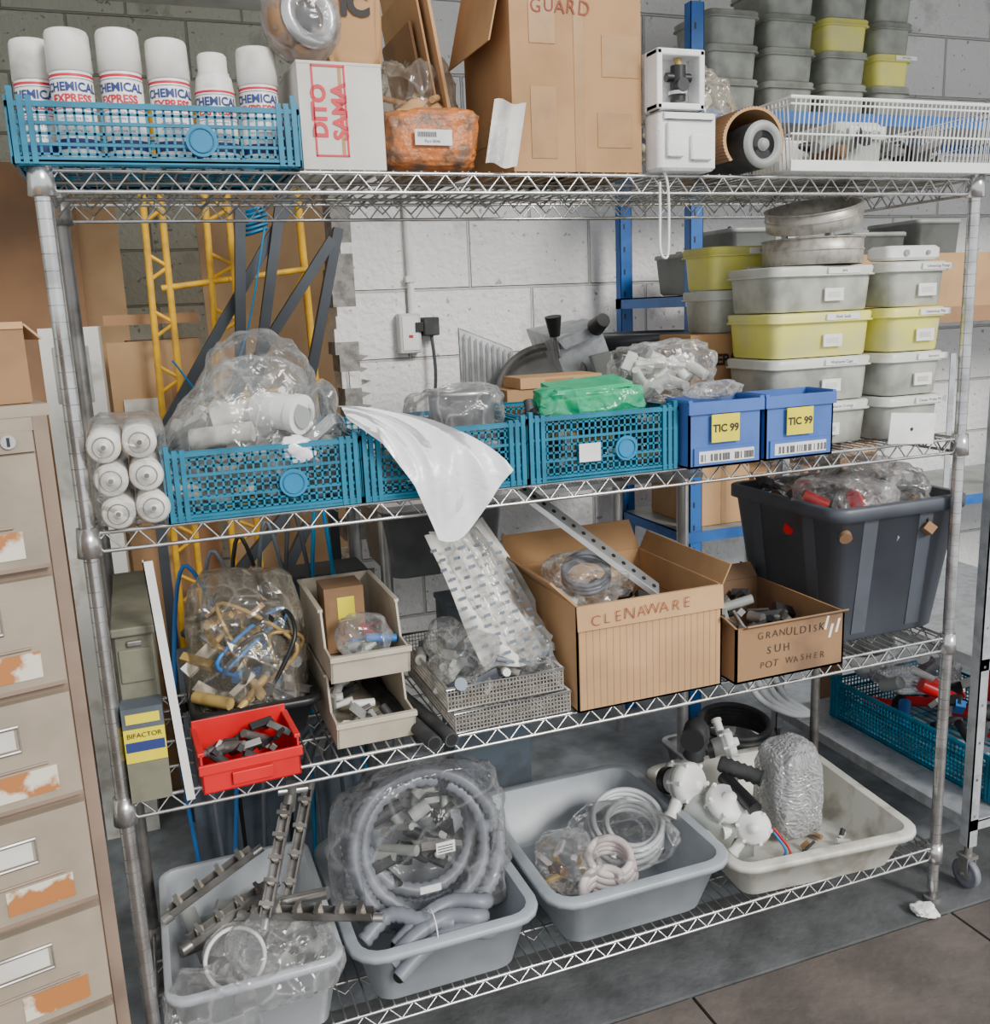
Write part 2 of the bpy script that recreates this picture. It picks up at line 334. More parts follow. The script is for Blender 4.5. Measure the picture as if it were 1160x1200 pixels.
# ================================================================ TOP SHELF
z0=1.7375
b=MB('teal_plastic_crate'); crate(b,-.03,.385,-.02,.28,z0,1.824,ear=.02); b.obj()
def can(x,y,z,h,full=True):
    b=MB('aerosol_can'); r=.0325
    b.lathe([(0,0),(r-.002,0),(r,.003),(r,.006),(r-.0015,.008),(r-.0015,h*.66),(r-.002,h*.68)],white,(x,y,z),n=32)
    rr_=r-.0012
    b.lathe([(rr_,h*.64),(rr_,h*.66)],red,(x,y,z),n=32); b.lathe([(rr_,h*.622),(rr_,h*.627)],navy,(x,y,z),n=32)
    b.lathe([(rr_,.02),(rr_,.035)],navy,(x,y,z),n=32); b.lathe([(rr_,h*.40),(rr_,h*.406)],red,(x,y,z),n=32)
    if full: b.lathe([(r-.003,h*.68),(r+.0003,h*.69),(r-.001,h*.965),(r-.003,h*.99),(r-.007,h),(r-.012,h),(r-.013,h-.006),(0,h-.006)],whited,(x,y,z),n=32)
    else: b.lathe([(r-.002,h*.68),(r-.004,h*.78),(r-.008,h*.82),(r-.007,h*.83),(.023,h*.835),(.023,h*.98),(.02,h),(0,h)],whited,(x,y,z),n=32)
    a=R(-.5,.1)
    b.text('CHEMICAL',.0175,(0,0,z+h*.56),navy,wrap=(x,y,rr_+.0004,a),off=.0006)
    b.text('EXPRESS',.0165,(0,0,z+h*.475),red,wrap=(x,y,rr_+.0004,a),off=.0006)
    for k in range(4): b.text('surface cleaning spray',.0048,(0,0,z+h*.38-k*.009),navy,wrap=(x,y,rr_+.0004,a))
    b.obj()
for x,y,h,fl in ((.004,.10,.19,True),(.058,.045,.193,True),(.130,.05,.198,True),(.201,.052,.188,True),(.270,.055,.172,False),(.340,.06,.185,True)): can(x,y,z0+.008,h,fl)
b=MB('white_carton'); b.M=Matrix.Translation((.395,.0,z0))@Matrix.Rotation(math.radians(2),4,'Z')
b.box(0,.14,0,.24,0,.165,cardw); b.box(.066,.072,-.0006,.2406,.02,.1656,tape)
b.box(-.0005,.1405,-.0008,.2,.162,.1662,cardw)
b.text('DITO\nSAMA',.034,(.05,-.0015,.09),red,rot=pi/2,off=.0012)
for p in ((.022,.02,.078,.003),(.022,.158,.078,.003)): b.box(p[0],p[2],-.0015,0,p[1],p[1]+p[3],red)
b.box(.022,.025,-.0015,0,.02,.161,red); b.box(.075,.078,-.0015,0,.02,.161,red)
b.obj(.0015)
b=MB('wrapped_reel'); c=Vector((.415,.03,1.968)); ax=Vector((.35,-1,.12)).normalized()
b.lathe([(.0,-.03),(.03,-.03),(.05,-.034),(.058,-.02),(.060,.0),(.053,.02),(.035,.024),(.02,.018),(0,.016)],cardd,c,ax,n=30)
b.lathe([(.025,.026),(.034,.036),(.045,.036),(.05,.025)],steel,c,ax,n=30); b.lathe([(0,.02),(.022,.02)],rubber,c,ax,n=24)
blob(b,c,(.065,.05,.062),film1,4,.1,3,1.906,5,1.0); b.obj()
b=MB('kraft_paper_bag'); blob(b,(.515,.15,1.985),(.056,.05,.08),card,11,.1,2.2,1.9055,5,.4,crisp=.3); b.text('iC',.055,(.52,.094,2.02),inkK,off=.003); b.obj()
b=MB('clear_bag_of_parts'); blob(b,(.655,.22,1.85),(.095,.1,.13),filmB,12,.25,2.0,z0+.001,tp=.45); blob(b,(.655,.2,1.81),(.07,.07,.075),cardl,14,.2,2.0,z0+.002,4); bits(b,.61,.70,.14,.28,1.80,1.89,26,[cardl,brass,whited,greyb],.02); b.obj()
b=MB('orange_bubble_pack'); blob(b,(.622,.045,1.79),(.086,.055,.052),orange,7,.1,3,z0+.001,5,.5); b.box(.58,.645,-.021,-.019,1.775,1.80,paper)
for k in range(12): b.box(.585+k*.0028,.5862+k*.0028,-.022,-.021,1.788,1.796,inkK)
b.text('Part 0046',.007,(.61,-.0215,1.781),inkK); b.obj()
b=MB('folded_paper_sheet'); b.M=Matrix.Translation((.725,-.015,z0))@Matrix.Rotation(.2,4,'Y')@Matrix.Rotation(-.3,4,'Z')
b.loft([[( -.02+.055*s/8,.004*math.sin(s*1.1),z+.004*math.sin(s)) for s in range(9)] for z in (.008,.05,.09,.115)],whited,True,closed=False); b.loft([[( -.02+.03*s/8,-.012+.006*math.sin(s*1.3),z) for s in range(9)] for z in (.008,.04,.07)],filmW,True,closed=False); b.obj()
b=MB('cardboard_box_tall'); b.box(.765,1.02,.0,.24,z0,2.11,card)
b.box(.885,.905,-.001,.241,z0,2.1,tape)
for x,z,w,h in ((.80,1.76,.05,.12),(.93,1.78,.07,.06),(.94,1.90,.075,.07),(.80,1.95,.05,.08)): b.box(x,x+w,-.0012,0,z,z+h,tape)
b.box(.764,.765,.02,.22,1.8,1.84,tape)
b.hand('GUARD',.032,(.86,-.002,2.01),inkR)
b.pbox((.765,0,2.11),(-.04,0,-.16),(0,.22,0),(.003,0,0),card); b.obj(.002)
b=MB('folded_cardboard'); b.M=Matrix.Translation((.735,.14,z0))@Matrix.Rotation(-.16,4,'Y'); b.box(-.02,-.014,0,.28,.01,.4,cardl); b.box(-.034,-.03,.02,.26,.01,.36,card); b.box(-.046,-.041,.05,.25,.01,.3,cardd); b.obj()
b=MB('polystyrene_tray')
b.rbox(1.035,1.16,-.035,.02,z0,1.84,foam,.01); b.rbox(1.05,1.085,-.043,-.035,1.76,1.82,foam,.004); b.rbox(1.10,1.145,-.043,-.035,1.755,1.80,foam,.004); b.rbox(1.045,1.15,-.04,-.036,1.825,1.838,foam,.003); b.obj()
b=MB('polystyrene_box_with_solenoid')
x0,x1,za,zb=1.03,1.13,1.8415,1.945
b.box(x0,x1,.0,.02,za,zb,foam); b.box(x0,x0+.012,-.04,0,za,zb,foam); b.box(x1-.012,x1,-.04,0,za,zb,foam); b.box(x0,x1,-.04,0,za,za+.012,foam); b.box(x0,x1,-.04,0,zb-.012,zb,foam)
b.cyl((1.085,-.02,1.86),(1.085,-.02,1.92),.014,black); b.cyl((1.085,-.02,1.92),(1.085,-.02,1.932),.007,brass); b.cyl((1.06,-.02,1.9),(1.11,-.02,1.9),.008,black); b.cyl((1.085,-.04,1.885),(1.085,-.02,1.885),.012,rubber); b.cyl((1.085,-.02,1.87),(1.085,-.02,1.876),.019,chrome); b.obj(.003)
b=MB('steel_s_hook'); b.tube(cat([(1.045,-.012,1.748),(1.058,-.014,1.74),(1.068,-.014,1.70),(1.068,-.014,1.60),(1.060,-.014,1.583),(1.050,-.014,1.60),(1.050,-.014,1.66),(1.050,-.014,1.72)],6),.0026,white,8); b.obj()
b=MB('wrapped_motor_roll')
b.cyl((1.265,-.03,1.787),(1.265,.18,1.787),.044,rubber,30); 
b.lathe([(.0,0),(.01,.0),(.012,.006),(.026,.006),(.028,.0),(.04,.0),(.044,.006)],greyb,(1.265,-.036,1.787),(0,1,0),n=30)
P=[];n=90
for i in range(n+1):
    a=-.7+i*(2*pi*.72)/n; P.append((1.255+.0575*math.cos(a)*(1.15 if math.cos(a)<0 else 1.0),1.795+.056*math.sin(a)))
P2=[(1.255+(x-1.255)*(1.1+.03*(i%2)),1.795+(z-1.795)*(1.07+.04*(i%2))) for i,(x,z) in enumerate(P)]
P=[(x,max(z,z0+.002)) for x,z in P]; P2=[(x,max(z,z0)) for x,z in P2]
b.loft([[(x,-.02,z) for x,z in P],[(x,.17,z) for x,z in P]],card,True,closed=False)
b.loft([[(x,-.022,z) for x,z in P2],[(x,.17,z) for x,z in P2]],cardd,False,closed=False)
b.loft([[(x,-.021,z) for x,z in P],[(x,-.022,z) for x,z in P2]],cardl,False,closed=False); b.obj()
b=MB('clear_bag_crumpled'); blob(b,(1.28,.27,1.88),(.10,.08,.115),filmB,21,.3,2.2,z0+.001); bits(b,1.22,1.34,.22,.33,1.78,1.93,34,[cardw,clrlid,cardl,whited],.024); b.obj()
b=MB('white_wire_basket'); x0,x1,y0,y1,zt=1.33,1.87,-.03,.36,1.872
zb=z0+.004
for z,r in ((zb,.003),(zt,.0036),(zt-.012,.002),((zb+zt)/2,.002)):
    e=.012*(z-zb)/(zt-zb)
    b.tube([(x0-e,y0-e,z),(x1+e,y0-e,z),(x1+e,y1+e,z),(x0-e,y1+e,z)],r,white,6,True)
for i in range(50):
    x=x0+(x1-x0)*i/49
    b.tube([(x,y0-.012,zt),(x,y0,zb),(x,y1,zb),(x,y1+.012,zt)],.0018,white,4)
for i in range(34):
    y=y0+(y1-y0)*i/33; b.tube([(x0-.012,y,zt),(x0,y,zb),(x1,y,zb),(x1+.012,y,zt)],.0018,white,4)
b.box(x0-.004,x1+.004,y0-.006,y0,zb-.002,zb+.018,white); b.obj()
b=MB('basket_of_parts'); bits(b,1.38,1.8,.02,.3,1.765,1.82,50,[black,greyb,steeld,rubber,cardd],.026)
b.rbox(1.5,1.62,.05,.2,1.75,1.85,clrlid,.01); b.box(1.53,1.62,.04,.045,1.815,1.84,paper); b.text('Gas Relay Coils',.010,(1.575,.039,1.828),inkK)
b.cyl((1.72,.1,1.79),(1.83,.16,1.80),.026,black); b.rbox(1.4,1.48,.1,.2,1.75,1.82,whited,.01); b.obj()

# ================================================================ SECOND SHELF
z0=1.1775
b=MB('filter_cartridge_pack')
for i,(x,dz) in enumerate(((.050,0),(.104,.004),(.045,.054),(.099,.058),(.040,.108),(.094,.112))):
    z=z0+.028+dz; 
    b.lathe([(0,-.004),(.006,-.004),(.007,0),(.0225,0),(.025,.003),(.025,.006),(.0262,.006),(.0262,.235),(.02,.24),(0,.24)],whited,(x,-.03,z),(0,1,0),n=26)
    b.lathe([(0,-.0045),(.004,-.0045)],steeld,(x,-.0305,z),(0,1,0),n=10)
    b.tube(arc((x,-.0312,z),.016,0,2*pi,24)[:-1],.0009,chromed,5,True)
blob(b,(.073,.115,1.262),(.064,.15,.09),filmC,31,.06,2,z0+.001,5,.4); b.obj()
for nm,x0,x1,z1 in (('teal_plastic_crate',.128,.447,1.292),('teal_plastic_crate',.455,.762,1.295),('teal_plastic_crate',.77,1.085,1.30)):
    b=MB(nm); crate(b,x0,x1,-.012,.30,z0,z1); b.obj()
b=MB('clear_bag_of_fittings')
bits(b,.16,.42,.03,.25,1.19,1.29,60,[whited,white,greyb,hoseL,clr],.027)
bits(b,.18,.28,.08,.2,1.30,1.34,10,[whited,white,clrlid],.028)
b.cyl((.30,.09,1.345),(.355,.03,1.338),.032,white,28); b.cyl((.352,.033,1.338),(.362,.022,1.336),.035,white,28); b.cyl((.362,.022,1.336),(.3635,.0205,1.336),.024,greyb,24)
b.cyl((.22,.12,1.33),(.32,.1,1.35),.022,whited,20); b.cyl((.18,.1,1.30),(.28,.06,1.31),.018,whited,20)
blob(b,(.275,.12,1.335),(.15,.11,.135),filmC,33,.22,1.3,1.20,5,.85,lean=(.035,0),tp=.3,crisp=.9); blob(b,(.27,.13,1.32),(.13,.10,.11),film1,34,.22,1.6,1.20,5,.85,lean=(.03,0),tp=.3); blob(b,(.395,.10,1.30),(.055,.08,.09),film1,35,.25,1.8,1.2)
blob(b,(.345,.0,1.28),(.028,.016,.022),filmWh,37,.25,2,None,4)
b.obj()
b=MB('white_polythene_mailer')
nu,nv=60,50; rows=[]
A=[Vector((.43,.08,1.34)),Vector((.62,.02,1.335)),Vector((.712,-.05,1.215))]
Bq=[Vector((.435,.0,1.318)),Vector((.52,-.05,1.27)),Vector((.565,-.05,1.105))]
def q3(P,t): return P[0]*(1-t)**2+P[1]*2*t*(1-t)+P[2]*t*t
for j in range(nv+1):
    t=j/nv; row=[]
    for i in range(nu+1):
        s=i/nu; p=q3(Bq,t).lerp(q3(A,t),s)
        p.z+=.010*math.sin(s*pi)*(1-t)-.06*math.sin(s*pi)*t**3*(1-s)
        w=noise.noise(Vector((s*2.5,t*2,1)))*.022+(.5-abs(noise.noise(Vector((s*2.2+t*2,t*1.2-s,5)))))*.03
        p.y-=w+.016; p.z+=w*.35; row.append(p)
    rows.append(row)
b.loft(rows,filmWh,True,closed=False)
b.obj()
b=MB('wrapped_steel_pot'); b.lathe([(0,0),(.055,0),(.062,.008),(.065,.08),(.069,.082),(.066,.09),(.06,.088),(.058,.01),(0,.006)],steel,(.69,.13,1.262),n=36)
blob(b,(.68,.13,1.30),(.095,.08,.06),film1,41,.2,1.8,1.2); bits(b,.5,.74,.04,.25,1.19,1.26,34,[white,clrlid,greyb,whited],.025); b.obj()
b=MB('green_bottle_wrapped')
b.cyl((.86,.07,1.315),(1.02,.06,1.325),.026,green,24); b.cyl((.82,.07,1.312),(.86,.07,1.315),.014,green,18); b.cyl((1.02,.06,1.325),(1.045,.06,1.326),.02,green,20,.015)
b.pbox((.85,.03,1.335),(.16,-.005,.008),(0,.08,.012),(0,0,.008),green); b.box(.9,.95,.032,.033,1.30,1.32,white)
blob(b,(.935,.07,1.315),(.115,.05,.034),filmG,43,.12,1.8,None,5,.5,crisp=.6)
bits(b,.80,1.06,.02,.26,1.19,1.27,45,[black,rubber,steeld,brass,greyb],.022); bits(b,.80,.86,.02,.08,1.28,1.31,8,[black,rubber],.018); b.box(.87,.915,-.02,-.018,1.21,1.245,paper); b.obj()
def binbox(x0,x1):
    b=MB('blue_storage_bin'); y0,y1,z1=-.04,.045,1.312
    b.box(x0,x1,y0,y0+.004,z0,z1-.02,binblue); b.box(x0,x1,y1-.004,y1,z0,z1,binblue); b.box(x0,x0+.004,y0,y1,z0,z1,binblue); b.box(x1-.004,x1,y0,y1,z0,z1,binblue); b.box(x0,x1,y0,y1,z0,z0+.004,binblue)
    b.box(x0-.003,x1+.003,y0-.006,y0,z1-.028,z1-.004,binblue); b.box(x0-.003,x0+.006,y0-.004,y1,z1-.006,z1,binblue); b.box(x1-.006,x1+.003,y0-.004,y1,z1-.006,z1,binblue)
    b.box(x0+.01,x1-.01,y0-.004,y0,z0+.005,z0+.04,binblue)
    cx=(x0+x1)/2-.005
    b.box(cx-.032,cx+.032,y0-.0085,y0-.006,z1-.085,z1-.03,yel); b.text('TIC 99',.021,(cx,y0-.009,z1-.058),inkK,off=.0007)
    b.box(x0+.02,x1-.02,y0-.0055,y0-.004,z0+.01,z0+.033,paper)
    for k in range(44): 
        if random.random()<.6: b.box(x0+.024+k*.0028,x0+.0256+k*.0028,y0-.0062,y0-.0055,z0+.013,z0+.027,inkK)
    return b
b=binbox(1.097,1.265); b.obj(.001)
b=binbox(1.275,1.442); bits(b,1.30,1.42,-.02,.03,1.2,1.28,14,[cardd,rubber,steeld],.018); b.obj(.001)
b=MB('clear_bag_crumpled'); blob(b,(1.135,.12,1.36),(.11,.07,.07),film1,45,.28,1.8,None,5,.8); bits(b,1.06,1.2,.09,.16,1.33,1.38,22,[clrlid,white,whited],.022); 
blob(b,(1.18,.0,1.325),(.06,.03,.018),film1,46,.25,2,None,4); b.obj()
def cont(x0,x1,y0,y1,zb,h,yellow=False,label='Washarm Caps',shade=False):
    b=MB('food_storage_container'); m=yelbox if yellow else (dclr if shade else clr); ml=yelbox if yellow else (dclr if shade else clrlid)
    cx,cy,hx,hy=(x0+x1)/2,(y0+y1)/2,(x1-x0)/2-.006,(y1-y0)/2-.006
    b.loft([rr(cx,cy,hx-.010,hy-.010,.02,zb),rr(cx,cy,hx-.007,hy-.007,.022,zb+.004),rr(cx,cy,hx-.002,hy-.002,.024,zb+h*.78)],m,True,True,False)
    b.loft([rr(cx,cy,hx-.002,hy-.002,.024,zb+h*.76),rr(cx,cy,hx+.006,hy+.006,.026,zb+h*.77),rr(cx,cy,hx+.006,hy+.006,.026,zb+h*.80),rr(cx,cy,hx+.002,hy+.002,.024,zb+h*.81),rr(cx,cy,hx+.004,hy+.004,.026,zb+h*.95),rr(cx,cy,hx,hy,.022,zb+h-.001),rr(cx,cy,hx-.01,hy-.01,.018,zb+h-.001)],ml,True,False,True)
    if label: b.box(cx+.0,cx+.085,y0-.0015,y0+.003,zb+h*.81,zb+h*.945,paper); b.text(label,.0095,(cx+.0425,y0-.002,zb+h*.878),inkK)
    if not shade: b.box(cx-.004,cx+.045,y0+.003,y0+.0065,zb+h*.22,zb+h*.5,paper); b.box(cx+.004,cx+.035,y0+.0025,y0+.003,zb+h*.3,zb+h*.42,cardw)
    b.obj()
zs=z0+.001
for k,(yl,lb) in enumerate(((False,'Washarm O-rings'),(False,'Washarm Caps'),(True,'Shaft Seals'),(False,'Jets'))): cont(1.36,1.635,.055,.245,zs+k*.0968,.0955,yl,lb)
for k,(yl,lb) in enumerate(((False,'Classic Probe M12'),(False,'Sensors'),(True,'Univertop Mat'),(False,'Univertop Pump'))): cont(1.642,1.815,.03,.23,zs+k*.0975,.096,yl,lb)
b=MB('cardboard_box_small'); b.box(1.29,1.46,.262,.40,z0,1.425,card); b.text('REPA',.034,(1.375,.26,1.365),inkK,off=.0015); b.box(1.31,1.325,.26,.262,1.35,1.38,inkK); b.box(1.36,1.41,.26,.262,1.27,1.3,paper); b.obj(.002)
for k,(yl,lb) in enumerate(((False,''),(True,'Solenoids'))): cont(1.345,1.55,.262,.41,1.426+k*.098,.097,yl,lb)
def sieve(b,c,ax,r,h):
    b.lathe([(r,0),(r+.002,.001),(r+.002,h),(r-.001,h+.001),(r-.003,h),(r-.003,.002)],sievem,c,ax,n=44)
    b.lathe([(r+.001,h*.5),(r+.004,h*.52),(r+.004,h*.58),(r+.001,h*.6)],sievem,c,ax,n=44); b.lathe([(r,.012),(0,.012)],sievem,c,ax,n=44); b.lathe([(r,h*.96),(r+.005,h*.97),(r+.005,h),(r,h)],sievem,c,ax,n=44)
b=MB('round_sieve'); sieve(b,(1.53,.15,zs+4*.0968+.001),(0,0,1),.105,.056); b.obj()
b=MB('round_sieve'); sieve(b,(1.525,.14,1.650),(-.20,-.15,1),.1,.042); b.obj()
b=MB('white_plastic_cover'); b.rbox(1.65,1.8,.05,.12,zs+4*.0975+.001,zs+4*.0975+.032,white,.012); b.cyl((1.70,.049,1.585),(1.70,.046,1.585),.007,greyb,14); b.cyl((1.76,.049,1.585),(1.76,.046,1.585),.005,greyb,14); b.obj()
b=MB('white_card_tag'); b.M=Matrix.Translation((1.60,-.03,1.195))@Matrix.Rotation(.08,4,'Y'); b.box(0,.125,0,.0015,-.012,.055,paper); b.cyl((.06,-.0005,.02),(.06,-.001,.02),.004,inkK,12); b.obj()
b=MB('cardboard_box_flat'); b.box(.86,1.12,.32,.43,z0,1.325,card); b.box(.89,1.09,.315,.42,1.326,1.35,cardl); b.box(.95,1.02,.3145,.315,1.33,1.345,tape); b.obj(.002)

# ================================================================ THIRD SHELF
z0=.7025
b=MB('olive_flat_case'); b.box(.016,.078,.03,.40,z0,.985,olive); b.box(.012,.082,.02,.42,.985,1.0,olive); b.box(.02,.074,.025,.03,.90,.96,olive); b.box(.035,.06,.022,.03,.965,.975,steeld); b.obj(.003)
b=MB('yellow_label_carton'); b.box(.014,.08,-.022,.025,.775,.835,yel); b.box(.016,.078,-.0235,-.022,.795,.812,navy); b.text('BIFACTOR',.012,(.047,-.0245,.824),inkK); b.box(.014,.08,-.022,.025,.7025,.774,olive); b.box(.014,.08,-.022,.026,.836,.872,bluegrey); b.box(.02,.074,-.0235,-.022,.845,.862,yel)
b.obj(.001)
b=MB('white_trim_strip'); b.M=Matrix.Translation((.108,-.03,z0-.01))@Matrix.Rotation(-.055,4,'Y'); b.box(-.008,.008,0,.004,0,.43,white); b.box(-.008,-.006,0,.02,0,.43,white); b.obj()
b=MB('black_parts_tray'); tub(b,.125,.372,.10,.42,z0,.785,black,.02,.02); b.obj()
b=MB('clear_bag_of_valves'); bits(b,.15,.34,.14,.36,.73,.86,80,[brass,whited,steeld,bluew,black,whited,bluegrey,brass],.024); bits(b,.17,.30,.2,.32,.86,.93,22,[brass,black,brass,cardl],.02)
blob(b,(.25,.25,.87),(.14,.13,.14),filmB,51,.22,1.5,.72,5,.75,tp=.25,lean=(-.01,.02)); 
for k in range(6): b.tube(cat([(R(.2,.3),R(.12,.3),.78),(R(.14,.36),R(.12,.2),R(.83,.92)),(R(.2,.34),R(.15,.3),R(.9,.96)),(R(.2,.34),.2,.8)]),.0045,[bluew,black,brass][k%3],6)
b.obj()
b=MB('red_storage_bin'); b.M=Matrix.Translation((.13,-.045,z0))@Matrix.Rotation(.05,4,'Z')
b.box(0,.17,0,.004,0,.05,redp); b.box(0,.004,0,.12,0,.075,redp); b.box(.166,.17,0,.12,0,.075,redp); b.box(0,.17,.116,.12,0,.09,redp); b.box(0,.17,0,.12,0,.004,redp)
b.box(-.004,.174,-.006,0,.038,.056,redp); b.box(.05,.12,-.009,-.005,.012,.034,redp); b.box(-.003,.008,0,.12,.07,.077,redp); b.box(.162,.173,0,.12,.07,.077,redp)
bits(b,.03,.14,.03,.1,.03,.07,26,[black,rubber,steeld],.016); b.obj(.002)
def bbin(zb,yo):
    b=MB('beige_stacking_bin'); x0,x1,y0,y1=.378,.53,.03+yo,.34+yo; h=.125
    prof=[(y0,zb),(y0-.012,zb+.052),(y0+.05,zb+.055),(y0+.07,zb+h),(y1,zb+h),(y1,zb)]
    for xa in (x0,x1-.004):
        b.loft([[(xa,y,z) for y,z in prof],[(xa+.004,y,z) for y,z in prof]],beige,False,True,True)
    b.box(x0,x1,y0,y1,zb,zb+.004,beige); b.box(x0,x1,y1-.004,y1,zb,zb+h,beige)
    b.pbox((x0,y0,zb),(x1-x0,0,0),(0,.004,0),(0,-.012,.052),beige); b.box(x0-.004,x0+.006,y0+.07,y1,zb+h-.006,zb+h,beige); b.box(x1-.006,x1+.004,y0+.07,y1,zb+h-.006,zb+h,beige)
    b.box(x0-.002,x1+.002,y0-.018,y0-.006,zb+.046,zb+.056,beige)
    return b,x0,x1,y0,y1
b,x0,x1,y0,y1=bbin(z0,0); bits(b,x0+.02,x1-.02,y0+.03,y1-.05,z0+.02,z0+.06,20,[steeld,rubber,greyb,white],.018); b.obj(.001)
b,x0,x1,y0,y1=bbin(z0+.127,.01); bits(b,x0+.02,x1-.02,y0+.03,y0+.15,z0+.15,z0+.18,18,[bluew,tealL,greyb,redp,clr],.016); blob(b,(.455,.11,.885),(.055,.06,.04),film1,53,.25,2.0,.835,4); b.box(.40,.48,.18,.26,z0+.135,z0+.27,cardd); b.box(.425,.46,.178,.18,z0+.2,z0+.25,yel); b.obj(.001)
b=MB('dark_rubber_tube')
for k in (0,1): b.cyl((.50+k*.032,.30,z0+.016),(.545+k*.034,-.05,z0+.013),.0145,rubber,16); b.cyl((.5452+k*.034,-.0505,z0+.013),(.5453+k*.034,-.051,z0+.013),.011,black,16)
b.obj()
def mesh_tray(b,x0,x1,y0,y1,za,zb):
    for o,u in (((x0,y0,za),(x1-x0,0,0)),((x1,y0,za),(0,y1-y0,0)),((x1,y1,za),(x0-x1,0,0)),((x0,y1,za),(0,y0-y1,0))):
        L=Vector(u).length; b.lattice(o,u,(0,0,zb-za),int(L/.007),5,.0016,-.0014,sievem)
    b.lattice((x0,y0,za),(x1-x0,0,0),(0,y1-y0,0),24,24,.002,.0015,sievem)
    b.tube([(x0,y0,zb),(x1,y0,zb),(x1,y1,zb),(x0,y1,zb)],.0035,steel,8,True); b.tube([(x0,y0,za),(x1,y0,za),(x1,y1,za),(x0,y1,za)],.002,steel,6,True)
b=MB('wire_mesh_tray'); mesh_tray(b,.60,.842,-.01,.33,z0+.006,z0+.046); b.obj()
b=MB('wire_mesh_tray'); b.M=Matrix.Translation((-.012,.0,0)); mesh_tray(b,.60,.842,-.005,.34,z0+.052,z0+.095); b.obj()
b=MB('clear_bag_of_pads'); 
Pd=[Vector((.80,.05,.80)),Vector((.745,.09,.93)),Vector((.70,.16,1.06))]
for k in range(5):
    o=Vector((-.045+.018*k,.025*k,0)); b.loft([[q3([p+o for p in Pd],j/14)+Vector(((i/10-.5)*(.14-.05*j/14),.014*math.sin(i*.9+j*.5+k),.0)) for i in range(11)] for j in range(15)],whited,True,closed=False)
for j in range(13):
    for i in range(5):
        p=q3(Pd,(j+.5)/14)+Vector((-.10+.030*i+.008*(j%2),-.018,0)); b.pbox(p,(.013,0,.002),(0,.001,0),(-.001,.001,.006),bluegrey)
blob(b,(.73,.13,.91),(.075,.09,.15),film1,61,.22,1.6,.775,5,.8,lean=(-.05,.03),tp=.45); blob(b,(.65,.1,.83),(.06,.1,.055),film1,63,.3,1.8,.76); blob(b,(.79,.1,.81),(.05,.1,.05),film1,65,.3,1.8,.76)
bits(b,.60,.82,.03,.28,.765,.82,50,[hoseG,white,bluegrey,clrlid,whited],.024); b.obj()
def obox(b,x0,x1,y0,y1,za,zb,m,mi,t=.004):
    b.box(x0,x1,y0,y0+t,za,zb,m); b.box(x0,x1,y1-t,y1,za,zb,m); b.box(x0,x0+t,y0,y1,za,zb,m); b.box(x1-t,x1,y0,y1,za,zb,m); b.box(x0,x1,y0,y1,za,za+t,mi)
b=MB('cardboard_box_open'); x0,x1,y0,y1=.855,1.19,-.02,.33; zt=.925
obox(b,x0,x1,y0,y1,z0,zt,cardl,card)
b.pbox((x0,y0,zt),(0,y1-y0,0),(-.055,0,.055),(.003,0,.003),card)
b.pbox((x0,y1,zt),(x1-x0,0,0),(0,.05,.06),(0,.003,0),card); b.pbox((x1,y0,zt),(0,y1-y0,0),(.02,0,.04),(.003,0,0),card)
b.pbox((x0,y0,zt),(x1-x0,0,0),(0,-.004,-.05),(0,-.003,0),cardl)
b.hand('CLENAWARE',.034,(1.0,y0-.0085,.897),inkR,.78,.03,-.0006)
for k in range(22): b.box(.86+k*.015,.8612+k*.015,y0-.0006,y0,z0+.005,zt-.05,card)
bits(b,.89,1.15,.02,.3,.73,.88,30,[whited,greyb,clr,black],.03); blob(b,(.97,.17,.92),(.09,.1,.05),film1,71,.25,2.0,.8); 
for k in range(3): b.tube(arc((.96,.15,.93+.008*k),.05,0,2*pi,24,(1,0,.2),(0,1,.5))[:-1],.006,hoseG,8,True)
b.obj()
b=MB('perforated_steel_strip'); P,Q=Vector((.84,.22,1.12)),Vector((1.07,.03,.905)); d=Q-P; u=Vector((.012,.022,.016)); 
b.pbox(P,d,u,(0,.002,.002),steel); b.pbox(P,d,(0,-.002,-.014),(.002,.0,.0),steel)
for k in range(14): 
    c=P+d*((k+.5)/14)+u*.5; nn=d.cross(u).normalized()
    if nn.y>0: nn=-nn
    b.cyl(c,c+nn*.0008,.005,black,10)
b.obj()
b=MB('cardboard_box_open'); x0,x1,y0,y1=1.215,1.495,-.035,.28; zt=.825
obox(b,x0,x1,y0,y1,z0,zt,cardd,cardd,.005)
b.pbox((x0,y0,zt),(0,y1-y0,0),(-.03,0,.03),(.003,0,.002),cardd); b.pbox((x0,y1,zt),(x1-x0,0,0),(0,.03,.03),(0,.003,0),cardd); b.pbox((x0+.02,y0,zt),(x1-x0-.02,0,0),(0,-.012,.008),(0,-.002,-.003),cardd)
b.hand('GRANULDISK',.024,(1.36,y0-.0015,.80),inkK,.78,-.03,-.0003); b.hand('SUH',.026,(1.32,y0-.0015,.767),inkK,.85,0,-.0003); b.hand('POT WASHER',.022,(1.36,y0-.0015,.735),inkK,.8,.0,-.0003)
for z,x in ((.81,1.44),(.79,1.452),(.80,1.47)): b.pbox((x,y0-.001,z-.02),(.006,0,0),(0,.001,0),(.008,0,.03),paper)
bits(b,1.25,1.47,.0,.25,.73,.81,50,[rubber,black,steeld,greyb],.022); b.obj()
b=MB('grey_storage_tote'); tub(b,1.505,1.905,.015,.445,z0,1.035,tote,.035,.03,lip=.016,liph=.03)
for x in (1.62,1.78): b.pbox((x-.02,.062,z0+.02),(.04,0,0),(0,.004,0),(0,-.031,.28),tote)
for y in (.13,.33): b.pbox((1.553,y-.02,z0+.02),(.004,0,0),(0,.04,0),(-.033,0,.28),tote)
